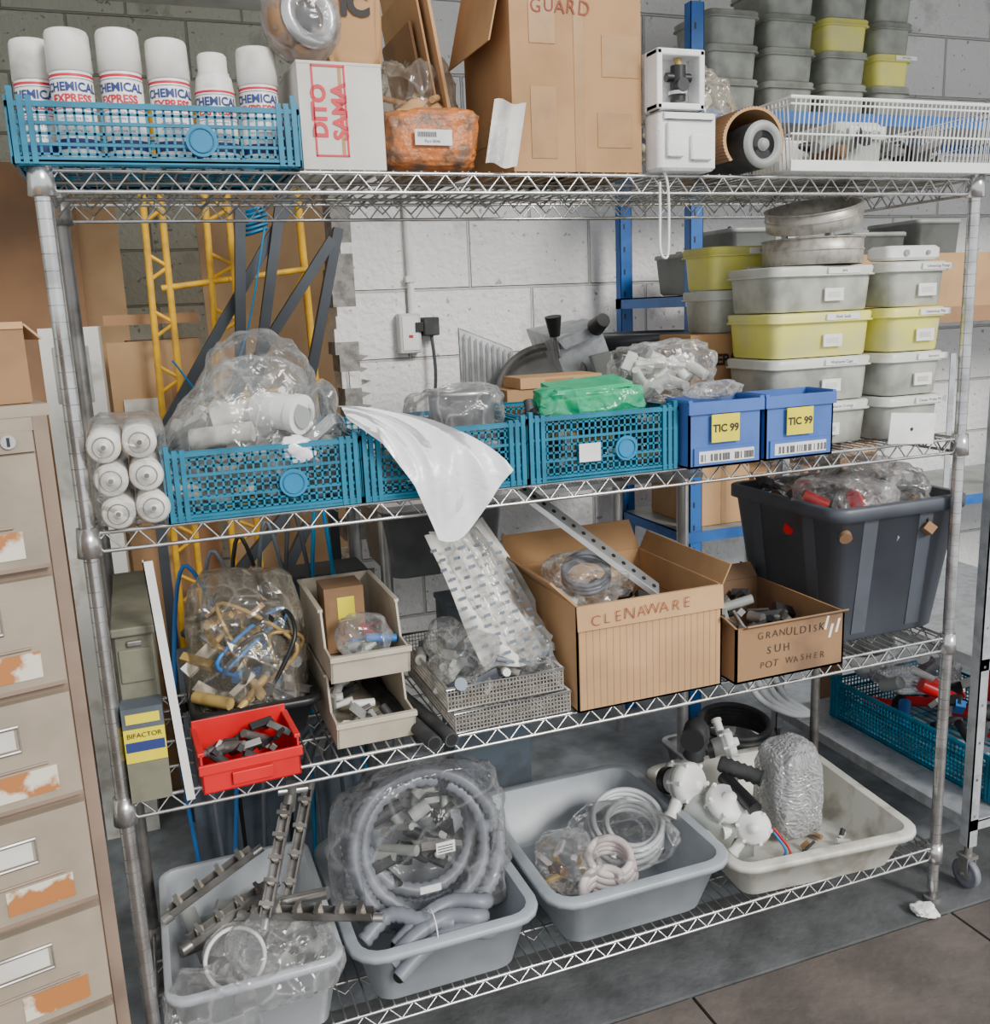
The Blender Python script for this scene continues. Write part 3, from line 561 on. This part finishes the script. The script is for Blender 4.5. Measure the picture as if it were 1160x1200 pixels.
b.M=Matrix.Translation((1.530,.40,.80))@Matrix.Rotation(-pi/2,4,'Z'); b.box(0,.07,-.003,-.001,-.03,.03,black); b.text('MONSTER',.014,(.035,-.004,.0),white); b.M=None
b.obj()
b=MB('clear_bags_in_tote'); bits(b,1.56,1.85,.07,.38,.93,1.05,80,[greyb,clr,steeld,cardd,rubber,redp,whited],.032)
for i,(x,y,sx,sy,sz) in enumerate(((1.62,.12,.1,.08,.05),(1.75,.14,.1,.09,.06),(1.66,.29,.12,.1,.075),(1.81,.30,.07,.1,.065))): blob(b,(x,y,1.045),(sx,sy,sz),film1,80+i,.28,1.8,None)
b.obj()

# ================================================================ BOTTOM SHELF
z0=.1525
b=MB('clear_plastic_tub'); tub(b,.025,.352,-.04,.42,z0,.315,filmD,.025,.03,lip=.01); b.obj()
b=MB('tub_of_wash_arms')
b.tube(arc((.155,.05,.31),.055,0,2*pi,36,(1,0,0),(.0,.45,1))[:-1],.004,white,8,True)
b.lathe([(.052,0),(.058,-.005),(.06,-.06),(.055,-.11),(0,-.11)],filmW,(.155,.05,.312),(0,-.9,.45),n=30)
def arm(p,q,n,r=.007):
    p,q=Vector(p),Vector(q); d=(q-p); dn=d.normalized(); up=Vector((0,-.25,1)); u=dn.cross(up).normalized(); w=u.cross(dn)
    b.pbox(p-u*.011,d,u*.003,w*.018,steeld); b.pbox(p+u*.008,d,u*.003,w*.018,steeld); b.pbox(p-u*.011,d,u*.022,w*.003,steeld)
    for k in range(n):
        c=p+d*((k+.5)/n)+w*.014; b.cyl(c-w*.004,c+w*.012,.008,clipm,10); b.pbox(c-u*.014-dn*.005+w*.008,u*.028,dn*.008,w*.006,steeld)
    b.cyl(q,q+dn*.02,.009,chrome,12); b.cyl(p-dn*.02,p,.011,steeld,12)
arm((.295,.2,.52),(.22,.06,.37),5); arm((.19,.10,.36),(.41,-.035,.38),6); arm((.05,.2,.34),(.22,.22,.42),4); arm((.35,.28,.50),(.27,.12,.36),4); arm((.08,.10,.33),(.24,.16,.37),4)
b.cyl((.24,.1,.37),(.34,.05,.40),.012,chrome,14); b.cyl((.30,.22,.50),(.31,.22,.56),.012,steeld,12); b.cyl((.28,.22,.545),(.34,.22,.54),.008,chrome,12)
blob(b,(.24,.04,.30),(.10,.08,.075),film1,91,.3,1.6,None); blob(b,(.10,.0,.25),(.08,.05,.09),film1,92,.25,1.6,.17); blob(b,(.03,-.07,.2),(.035,.03,.05),filmC,93,.25,2,.155,4)
bits(b,.08,.3,.05,.33,.18,.28,30,[greyb,whited,steeld],.03); b.obj()
b=MB('grey_tub'); tub(b,.362,.765,-.045,.44,z0,.295,tubg,.03,.05,lip=.02); b.obj()
b=MB('coiled_drain_hose')
for k,(r,dy) in enumerate(((.160,-.02),(.135,.0),(.152,.035),(.12,.05),(.157,.06))):
    P=resample(arc((.575,.18+dy,.375),r,.2+k,.2+k+2*pi*.97,70,(1,0,0),(0,.45,1)),.006); b.tube(P,corr(P,.0155),hoseG,10)
P=resample(cat([(.40,.04,.28),(.46,.06,.31),(.52,.03,.30),(.58,.01,.29)]),.007); b.tube(P,corr(P,.016,.1),hoseG,10)
for o in ((0,0,0),(.01,-.02,-.022),(.02,.03,.01)):
    P=resample(cat([(.44+o[0],-.01+o[1],.255+o[2]),(.50+o[0],.01+o[1],.285+o[2]),(.57+o[0],.02+o[1],.30+o[2]),(.63+o[0],.0+o[1],.295+o[2]),(.65+o[0],.04+o[1],.27+o[2])]),.007); b.tube(P,corr(P,.016,.03),hoseG,12); b.cyl(P[0],P[0]+Vector((-.001,-.001,0)),.012,black,12)
b.tube(arc((.535,.008,.295),.035,0,2*pi,20,(0,1,0),(0,0,1))[:-1],.0015,white,5,True)
blob(b,(.575,.17,.385),(.195,.085,.165),filmC,95,.2,1.3,.2,5,.6,crisp=.8); b.box(.565,.605,.055,.057,.42,.445,paper); b.box(.53,.575,.07,.073,.33,.345,paper)
for k in range(3): b.box(.568,.60,.0545,.055,.424+k*.006,.426+k*.006,inkK)
bits(b,.48,.66,.19,.28,.30,.44,34,[black,greyb,steeld,rubber],.03); b.obj()
b=MB('dark_hose_loop')
for k in range(4): b.tube(arc((.50+.03*k,.50,.41+.014*k),.17-.02*k,.2,pi-.1,40,(1,0,0),(0,.2,1)),.012,hoseD,10)
b.obj()
b=MB('grey_tub'); tub(b,.778,1.23,-.045,.48,z0,.295,tubg,.035,.05,lip=.022); b.obj()
b=MB('clear_hose_coils')
for k in range(7): b.tube(arc((1.09+.004*k,.24,.235+.013*(k%4)),.095-.014*(k//4)-.003*k,0,2*pi,44,(1,0,.1),(0,1,.45))[:-1],.0065,hoseL,8,True)
for k in range(4): b.tube(arc((1.0,.14,.215+.014*k),.058-.003*k,0,2*pi,36,(1,0,.1),(0,1,.4))[:-1],.0095,hoseP,8,True)
for k in range(3): b.tube(arc((.95,.07,.20+.016*k),.05,.2,2*pi-1,36,(1,0,.2),(0,1,.3)),.010,hoseP,8)
blob(b,(1.08,.23,.25),(.12,.12,.06),filmC,97,.2,1.5,.18); blob(b,(.92,.18,.24),(.07,.08,.05),film1,98,.25,1.6,.18)
bits(b,.87,.97,.13,.24,.2,.26,14,[cardd,hoseP,white,brass],.022); b.obj()
b=MB('cream_tub'); b.M=Matrix.Translation((1.492,.200,0))@Matrix.Rotation(math.radians(-5),4,'Z'); tub(b,-.25,.25,-.265,.265,z0,.262,tubc,.03,.04,lip=.022)
b.obj()
b=MB('drain_pump_assembly'); b.M=Matrix.Translation((-.045,.03,.012))
def pump(c,s=1,ax=(.3,-1,.3)):
    c=Vector(c); ax=Vector(ax).normalized()
    b.lathe([(0,-.04*s),(.028*s,-.04*s),(.03*s,-.01*s),(.045*s,-.008*s),(.046*s,.02*s),(.038*s,.03*s),(.015*s,.032*s),(.012*s,.045*s),(0,.045*s)],white,c,ax,n=26)
    b.lathe([(.0465*s,.0),(.048*s,.004*s),(.0465*s,.008*s)],greyb,c,ax,n=26)
    u=ax.orthogonal().normalized(); b.cyl(c+u*.03*s,c+u*.085*s,.014*s,white,16); b.lathe([(.03*s,-.06*s),(.031*s,-.042*s)],black,c,ax,n=20,cap=True); b.cyl(c+u*.08*s,c+u*.088*s,.017*s,whited,16)
    for k in range(6):
        a=k*pi/3; w=ax.cross(u); q=c+(u*math.cos(a)+w*math.sin(a))*.043*s; b.cyl(q-ax*.01*s,q+ax*.03*s,.005*s,white,8)
pump((1.30,.20,.33),1.1); pump((1.36,.12,.29),1.1,(.1,-.6,1)); pump((1.47,.28,.36),.8,(1,-.4,.3)); pump((1.40,.06,.26),.9,(-.5,-1,.5)); pump((1.33,.28,.30),.9,(0,-1,.8))
b.cyl((1.30,.18,.28),(1.37,.08,.23),.04,greyb,20); b.box(1.28,1.42,.08,.2,.165,.23,greyb); b.cyl((1.33,.08,.25),(1.43,.06,.25),.016,white,14)
P=resample(cat([(1.355,.25,.36),(1.365,.24,.42),(1.345,.22,.455),(1.31,.18,.45)]),.006); b.tube(P,corr(P,.026,.1),rubber,14); b.cyl(P[-1],P[-1]+Vector((-.006,-.008,0)),.029,black,20)
P=resample([(1.40,.20,.36),(1.47,.12,.34)],.008); b.tube(P,corr(P,.02,.1),rubber,14); b.cyl((1.40,.18,.33),(1.40,.05,.31),.018,black,16)
b.tube(cat([(1.43,.02,.26),(1.45,.0,.22),(1.44,.0,.20)]),.003,bluew,6)
b.tube(cat([(1.43,.02,.27),(1.46,.0,.22),(1.45,-.02,.20)]),.003,redp,6)
b.cyl((1.575,.14,.19),(1.56,.18,.38),.05,greyb,24); b.box(1.53,1.60,.10,.2,.17,.26,clrlid); blob(b,(1.575,.15,.285),(.075,.07,.12),bubble,99,.1,1.8,.16,5,.55)
bits(b,1.45,1.68,-.02,.12,.155,.165,14,[rubber,cardd,whited],.012)
b.obj()

# ================================================================ neighbours (right)
b=MB('galvanised_trolley_frame')
for x,y in ((1.945,.0),(1.945,.78)):
    b.box(x-.002,x+.026,y,y+.003,.115,1.75,galv); b.box(x-.002,x+.001,y,y+.028,.115,1.75,galv)
    for k in range(16): b.cyl((x+.012,y-.0004,.2+k*.1),(x+.012,y,.2+k*.1),.004,steeld,8)
    b.cyl((x+.01,y+.01,.085),(x+.01,y+.01,.12),.01,steeld,12); b.box(x-.008,x+.028,y-.006,y+.03,.08,.09,steeld); b.box(x-.006,x-.003,y-.004,y+.025,.03,.085,steeld); b.box(x+.021,x+.024,y-.004,y+.025,.03,.085,steeld)
    b.lathe([(0,-.01),(.012,-.01),(.014,-.006),(.028,-.006),(.038,-.009),(.038,.009),(.028,.006),(.014,.006),(.012,.01),(0,.01)],hoseG,(x+.009,y+.01,.038),(1,0,0),n=28); b.cyl((x-.008,y+.01,.038),(x+.026,y+.01,.038),.005,chrome,10)
for y in (.0,.78): b.box(2.598,2.622,y,y+.003,0,1.3,galv)
for z in (.19,.62): 
    b.box(1.95,2.6,.0,.78,z-.008,z-.004,galv); b.box(1.945,2.62,0,.003,z-.03,z,galv); b.box(1.945,1.948,0,.78,z-.03,z,galv)
b.obj()
b=MB('teal_plastic_crate'); crate(b,2.06,2.45,.03,.66,.19,.315); bits(b,2.12,2.42,.1,.6,.22,.38,60,[black,rubber,hoseG,bluew,redp,white,greyb],.035); b.obj()
b=MB('clear_bag_of_parts'); blob(b,(2.25,.5,.42),(.13,.13,.11),film1,101,.25,1.8,.33); b.lathe([(0,0),(.03,0),(.09,.13),(.085,.13)],white,(2.16,.62,.33),(-.3,-.2,1),n=24); blob(b,(2.32,.25,.4),(.06,.08,.06),redp,102,.2,2,.34,4); b.obj()
b=MB('steel_tray_of_hoses'); tub(b,1.58,1.90,.50,.92,.0,.10,steel,.012,.02,lip=.015)
for k in range(6): b.tube(arc((1.74,.72,.125+.016*k),.135-.006*k,0,2*pi,44,(1,0,0),(0,1,.12))[:-1],.010,rubber,8,True)
b.obj()
b=MB('white_flexible_conduit')
for k in range(4): 
    P=cat([(1.72+.03*k,.62,.68),(1.70+.03*k,.64,.50),(1.74+.03*k,.62,.34),(1.85+.02*k,.60,.26),(1.94,.6,.24)],10); b.tube(P,.010,hoseL,8)
b.obj()
b=MB('crumpled_paper'); blob(b,(1.775,-.035,.010),(.028,.024,.010),paper,103,.35,2.4,.0,4); b.obj()

# ================================================================ filing cabinet (left)
b=MB('filing_cabinet'); b.M=Matrix.Translation((-.015,-.27,0))@Matrix.Rotation(math.radians(14),4,'Z')
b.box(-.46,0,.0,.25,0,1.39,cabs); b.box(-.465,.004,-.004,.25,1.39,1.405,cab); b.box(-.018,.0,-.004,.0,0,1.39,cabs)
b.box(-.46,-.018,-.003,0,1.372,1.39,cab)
b.cyl((-.05,-.003,1.36),(-.05,-.008,1.36),.009,chrome,16); b.box(-.052,-.048,-.0085,-.008,1.354,1.366,black)
b.box(-.46,-.02,-.004,0,1.345,1.372,cab); z=1.345
while z>.12:
    za=z-.156; b.box(-.44,-.022,-.016,0,za+.004,z-.002,cab); b.box(-.44,-.022,-.018,-.012,za+.004,za+.009,cabs)
    zc=(za+z)/2
    b.box(-.135,-.05,-.0175,-.016,za+.02,za+.056,rust)
    b.tube([(-.175,-.018,zc+.01),(-.09,-.018,zc+.01),(-.09,-.018,zc+.045),(-.175,-.018,zc+.045)],.0028,chromed,6,True)
    b.box(-.17,-.095,-.0175,-.016,zc+.014,zc+.041,cardw)
    b.tube([(-.2,-.017,za+.062),(-.06,-.017,za+.062)],.0022,cabs,6)
    z-=.163
b.obj(.0015)
b=MB('cardboard_box_worn'); b.M=Matrix.Translation((-.03,-.25,1.406))@Matrix.Rotation(math.radians(20),4,'Z'); b.box(-.3,0,0,.2,0,.10,cardd); b.box(-.3,.0,-.002,.1,.095,.104,cardl); b.pbox((0,0,.1),(0,.2,0),(.02,0,-.02),(.002,0,.002),cardl); b.box(-.12,-.06,-.001,0,.03,.07,cardw); b.obj(.002)

# ================================================================ background
b=MB('blue_racking')
for x,y in ((1.72,.95),(1.70,1.36),(3.9,.95),(3.9,1.36)):
    b.box(x,x+.045,y,y+.002,0,2.35,blueR); b.box(x,x+.002,y,y+.035,0,2.35,blueR); b.box(x+.043,x+.045,y,y+.035,0,2.35,blueR)
    for k in range(30): b.box(x+.012,x+.018,y-.0006,y,.1+k*.075,.118+k*.075,black)
for z in (.77,1.52,2.06):
    b.box(1.70,3.95,.945,.95,z-.035,z,blueR); b.box(1.70,3.95,1.395,1.40,z-.035,z,blueR); b.box(1.70,1.705,.95,1.4,z-.035,z,blueR); b.box(1.70,3.95,.95,1.4,z-.004,z,greyb)
b.obj()
for (x,w,cols) in ((1.80,.2,'ggg'),(2.01,.2,'gggg'),(2.225,.19,'ggyg'),(2.425,.165,'gygg')):
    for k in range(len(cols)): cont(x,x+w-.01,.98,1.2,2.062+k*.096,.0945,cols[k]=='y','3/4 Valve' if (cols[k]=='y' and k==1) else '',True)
for i,(x,w,h) in enumerate(((1.76,.12,.13),(1.90,.18,.2),(2.12,.2,.14),(2.36,.24,.18),(2.64,.2,.22))):
    b=MB('grey_parts_bin'); tub(b,x,x+w,.99,1.25,1.522,1.522+h,greyb,.01,.015,lip=.006); bits(b,x+.03,x+w-.03,1.05,1.2,1.54,1.52+h,12,[steeld,rubber,white],.025); b.obj()
for i,(x,w,h) in enumerate(((1.78,.2,.2),(2.0,.22,.16),(2.26,.25,.25))):
    b=MB('cardboard_carton'); b.box(x,x+w,1.0,1.3,.772,.772+h,card if i%2 else cardl); b.box(x+w*.45,x+w*.55,.999,1.0,.772,.772+h,tape); b.obj(.003)
b=MB('wood_board'); b.box(2.15,3.3,.8,.82,1.45,1.62,cardl); b.box(2.15,3.3,.8,.83,1.40,1.45,woodd); b.box(2.2,2.24,.82,.9,0,1.5,woodd);b.box(3.2,3.24,.82,.9,0,1.5,woodd); b.obj()
b=MB('wall_socket'); b.rbox(.93,1.005,1.455,1.50,1.37,1.50,socketm,.006); b.box(.94,.995,1.452,1.455,1.38,1.49,white); b.rbox(1.01,1.065,1.44,1.50,1.425,1.485,rubber,.006); b.box(.985,1.02,1.445,1.46,1.44,1.47,black)
b.box(.96,.975,1.451,1.452,1.42,1.43,redp)
b.tube(cat([(1.04,1.46,1.43),(1.045,1.45,1.3),(1.03,1.46,1.15),(1.0,1.45,1.0),(1.02,1.46,.8)]),.006,hoseD,8); b.cyl((.985,1.485,1.50),(.985,1.485,2.7),.012,white,12)
for z in (1.6,1.95,2.3): b.box(.968,1.002,1.47,1.5,z,z+.02,white)
b.obj(.001)
b=MB('cable_bundle'); b.tube(cat([(-.15,.9,2.35),(-.05,.9,2.42),(.06,.9,2.42),(.12,.9,2.35),(.16,.9,2.75)]),.006,black,6); b.tube(cat([(-.2,.9,2.45),(0,.9,2.55),(.12,.9,2.6),(.2,.9,2.75)]),.006,black,6); b.obj()
b=MB('steel_prep_table'); b.box(.66,1.62,.72,1.25,.998,1.012,steel)
tub(b,.66,1.02,.74,1.1,.80,.998,steel,.02,.05,lip=.006)
for x in (.68,1.6):
    for y in (.80,1.22): b.cyl((x,y,0),(x,y,.998),.018,steel,14)
b.obj()
b=MB('bluegrey_metal_box'); b.box(.78,1.0,.60,.70,0,.76,bluegrey); b.box(.775,1.005,.595,.70,.76,.775,bluegrey); b.obj(.003)
b=MB('meat_slicer')
b.rbox(1.02,1.40,.85,1.15,1.014,1.17,galv,.02); b.rbox(1.08,1.38,.92,1.1,1.17,1.24,galv,.02)
b.lathe([(0,-.012),(.112,-.01),(.12,0),(.118,.004),(.08,.012),(0,.014)],steel,(1.20,.93,1.27),(-.45,-.75,.5),n=44)
b.tube(arc((1.20,.92,1.27),.128,.1,pi+.5,30,(.8,-.4,0),(.3,.3,1)),.012,steeld,8)
b.pbox((.99,1.02,1.26),(.17,.0,-.07),(.0,.012,.004),(.02,.06,.19),galv)
for k in range(9): b.pbox((1.0+k*.018,1.014,1.268-k*.0072),(.004,0,0),(0,-.003,0),(.02,.055,.165),steeld)
b.pbox((1.27,.86,1.25),(.17,.02,.02),(.0,.18,.02),(-.05,.03,.17),galv); b.pbox((1.25,.855,1.38),(.15,.02,.05),(0,.14,.01),(-.02,.0,.025),galv)
b.pbox((1.34,.85,1.29),(.07,.01,.01),(0,-.02,0),(-.02,.0,.07),greyb)
b.cyl((1.24,.88,1.36),(1.22,.86,1.43),.009,chrome,12); b.cyl((1.222,.862,1.42),(1.214,.854,1.475),.015,black,16,.024)
b.cyl((1.35,.86,1.44),(1.35,.81,1.46),.026,black,22,.02)
b.obj(.003)
b=MB('dark_mixing_bowl'); b.lathe([(0,0),(.12,0),(.13,.02),(.14,.24),(.17,.36),(.18,.38),(.175,.395),(.15,.40),(.14,.38),(.12,.3),(0,.28)],bowlm,(1.60,1.0,1.014),n=44); b.obj()
# alcove items
b=MB('plywood_sheet'); b.M=Matrix.Translation((.38,2.05,0))@Matrix.Rotation(-.12,4,'X'); b.box(0,.62,0,.018,0,2.0,wood); b.obj()
b=MB('plywood_sheet'); b.M=Matrix.Translation((-.5,1.8,0))@Matrix.Rotation(-.1,4,'X'); b.box(0,.47,0,.018,0,2.05,woodd); b.box(.1,.60,.05,.068,0,1.95,wood); b.obj()
b=MB('timber_offcuts')
for i in range(5): b.box(.06+R(0,.03),.30,1.48+i*.05,1.52+i*.05,0,1.35+R(-.12,.15),wood if i%2 else woodd)
b.box(.03,.30,1.45,1.72,1.50,1.53,woodd); b.box(.03,.20,1.45,1.47,0,1.45,wood); b.box(.06,.16,1.44,1.45,1.2,1.28,whited); b.obj()
b=MB('yellow_scaffold_tower')
def yl(p,q,r=.010): b.cyl(p,q,r,yelpaint,10)
for xa,xb in ((.17,.225),(.34,.41)):
    yl((xa-.03,1.35,0),(xa+.01,1.35,2.1)); yl((xb-.01,1.35,0),(xb,1.35,2.1))
    for k in range(24): yl((xa-.005,1.35,.1+k*.08),(xb,1.35,.14+k*.08) if k%2 else (xb,1.35,.06+k*.08),.006)
for z in (.5,1.0,1.25,1.6): yl((.2,1.35,z),(.39,1.35,z+.02),.009); yl((.39,1.35,z+.02),(.66,1.42,z+.05),.009)
yl((.66,1.42,0),(.62,1.42,2.1),.012); yl((.40,1.35,1.3),(.64,1.42,1.65),.009); b.obj()
b=MB('dark_steel_frame')
for p,q in (((.10,1.2,1.12),(.58,1.2,1.84)),((.22,1.2,1.1),(.68,1.2,1.72)),((.40,1.18,1.2),(.55,1.18,1.88)),((.5,1.22,1.0),(.70,1.2,1.75)),((.12,1.2,1.12),(.12,1.2,0)),((.62,1.2,1.3),(.62,1.2,0)),((.12,1.2,1.12),(.66,1.2,1.05)),((.15,1.1,.62),(.50,1.1,.98)),((.28,1.05,.5),(.52,1.05,.92)),((.38,1.15,1.35),(.42,1.15,1.8))):
    p,q=Vector(p),Vector(q); d=(q-p).normalized(); u=d.cross(Vector((0,1,0))).normalized()*.028; b.pbox(p-u/2,q-p,u,(0,.03,0),barD)
for k in range(6): b.tube(arc((.46,1.17,1.74+.012*k),.032,0,2*pi,16,(1,0,.3),(0,1,0))[:-1],.004,tealL,5,True)
b.tube(cat([(.48,1.14,1.75),(.40,1.14,1.45),(.30,1.14,1.28),(.2,1.14,1.4)]),.003,tealL,5); b.obj()
b=MB('grey_appliance_panel'); b.box(-.13,.02,1.2,1.45,0,1.50,whited); b.box(-.10,-.01,1.195,1.2,1.3,1.45,greyb); b.box(-.08,-.03,1.193,1.195,1.38,1.42,black); b.obj(.004)
b=MB('cable_coil')
for k in range(6): b.tube(cat([(.12+.06*k,.8,0.02),(.10+.07*k,.8,.5),(.16+.07*k,.82,.9+.03*k),(.25+.06*k,.8,.6),(.2+.08*k,.78,.02)]),.006,[bluew,hoseG,black,bluegrey,hoseD,tealL][k],6)
b.obj()
b=MB('dark_machine_base'); b.box(.12,.58,.86,1.02,0,.62,bluegrey); b.pbox((.2,.86,.62),(.38,0,0),(0,.14,0),(.06,.0,.2),barD); b.box(.2,.5,.855,.86,.3,.5,greyb); b.obj(.004)

# ---------------------------------------------------------------- light & camera
w=bpy.data.worlds.new('World'); SC.world=w; w.use_nodes=True
bg=w.node_tree.nodes['Background']; bg.inputs[0].default_value=(.95,.975,1,1); bg.inputs[1].default_value=1.15
sd=bpy.data.lights.new('sun','SUN'); sd.energy=3.4; sd.angle=.3; sd.color=(1,.97,.91)
so=bpy.data.objects.new('sun',sd); COL.objects.link(so); so.location=(1,-4,5)
so.rotation_euler=Vector((-.4,1,-.62)).to_track_quat('-Z','Y').to_euler()
X=Vector((.9345,-.1108,.3384)).normalized(); D=Vector((.0424,.9771,.2083)); D=(D-X*D.dot(X)).normalized(); F=X.cross(D)
cd=bpy.data.cameras.new('camera'); cd.sensor_fit='HORIZONTAL'; cd.sensor_width=36; cd.lens=1115/1160*36; cd.clip_start=.02
co=bpy.data.objects.new('camera',cd); COL.objects.link(co)
rx=Vector((X.x,F.x,-D.x)); ry=-Vector((X.y,F.y,-D.y)); rz=-Vector((X.z,F.z,-D.z))
Mx=Matrix((rx,ry,rz)).transposed().to_4x4(); Mx.translation=Vector((.098,-1.638,1.5)); co.matrix_world=Mx
SC.camera=co
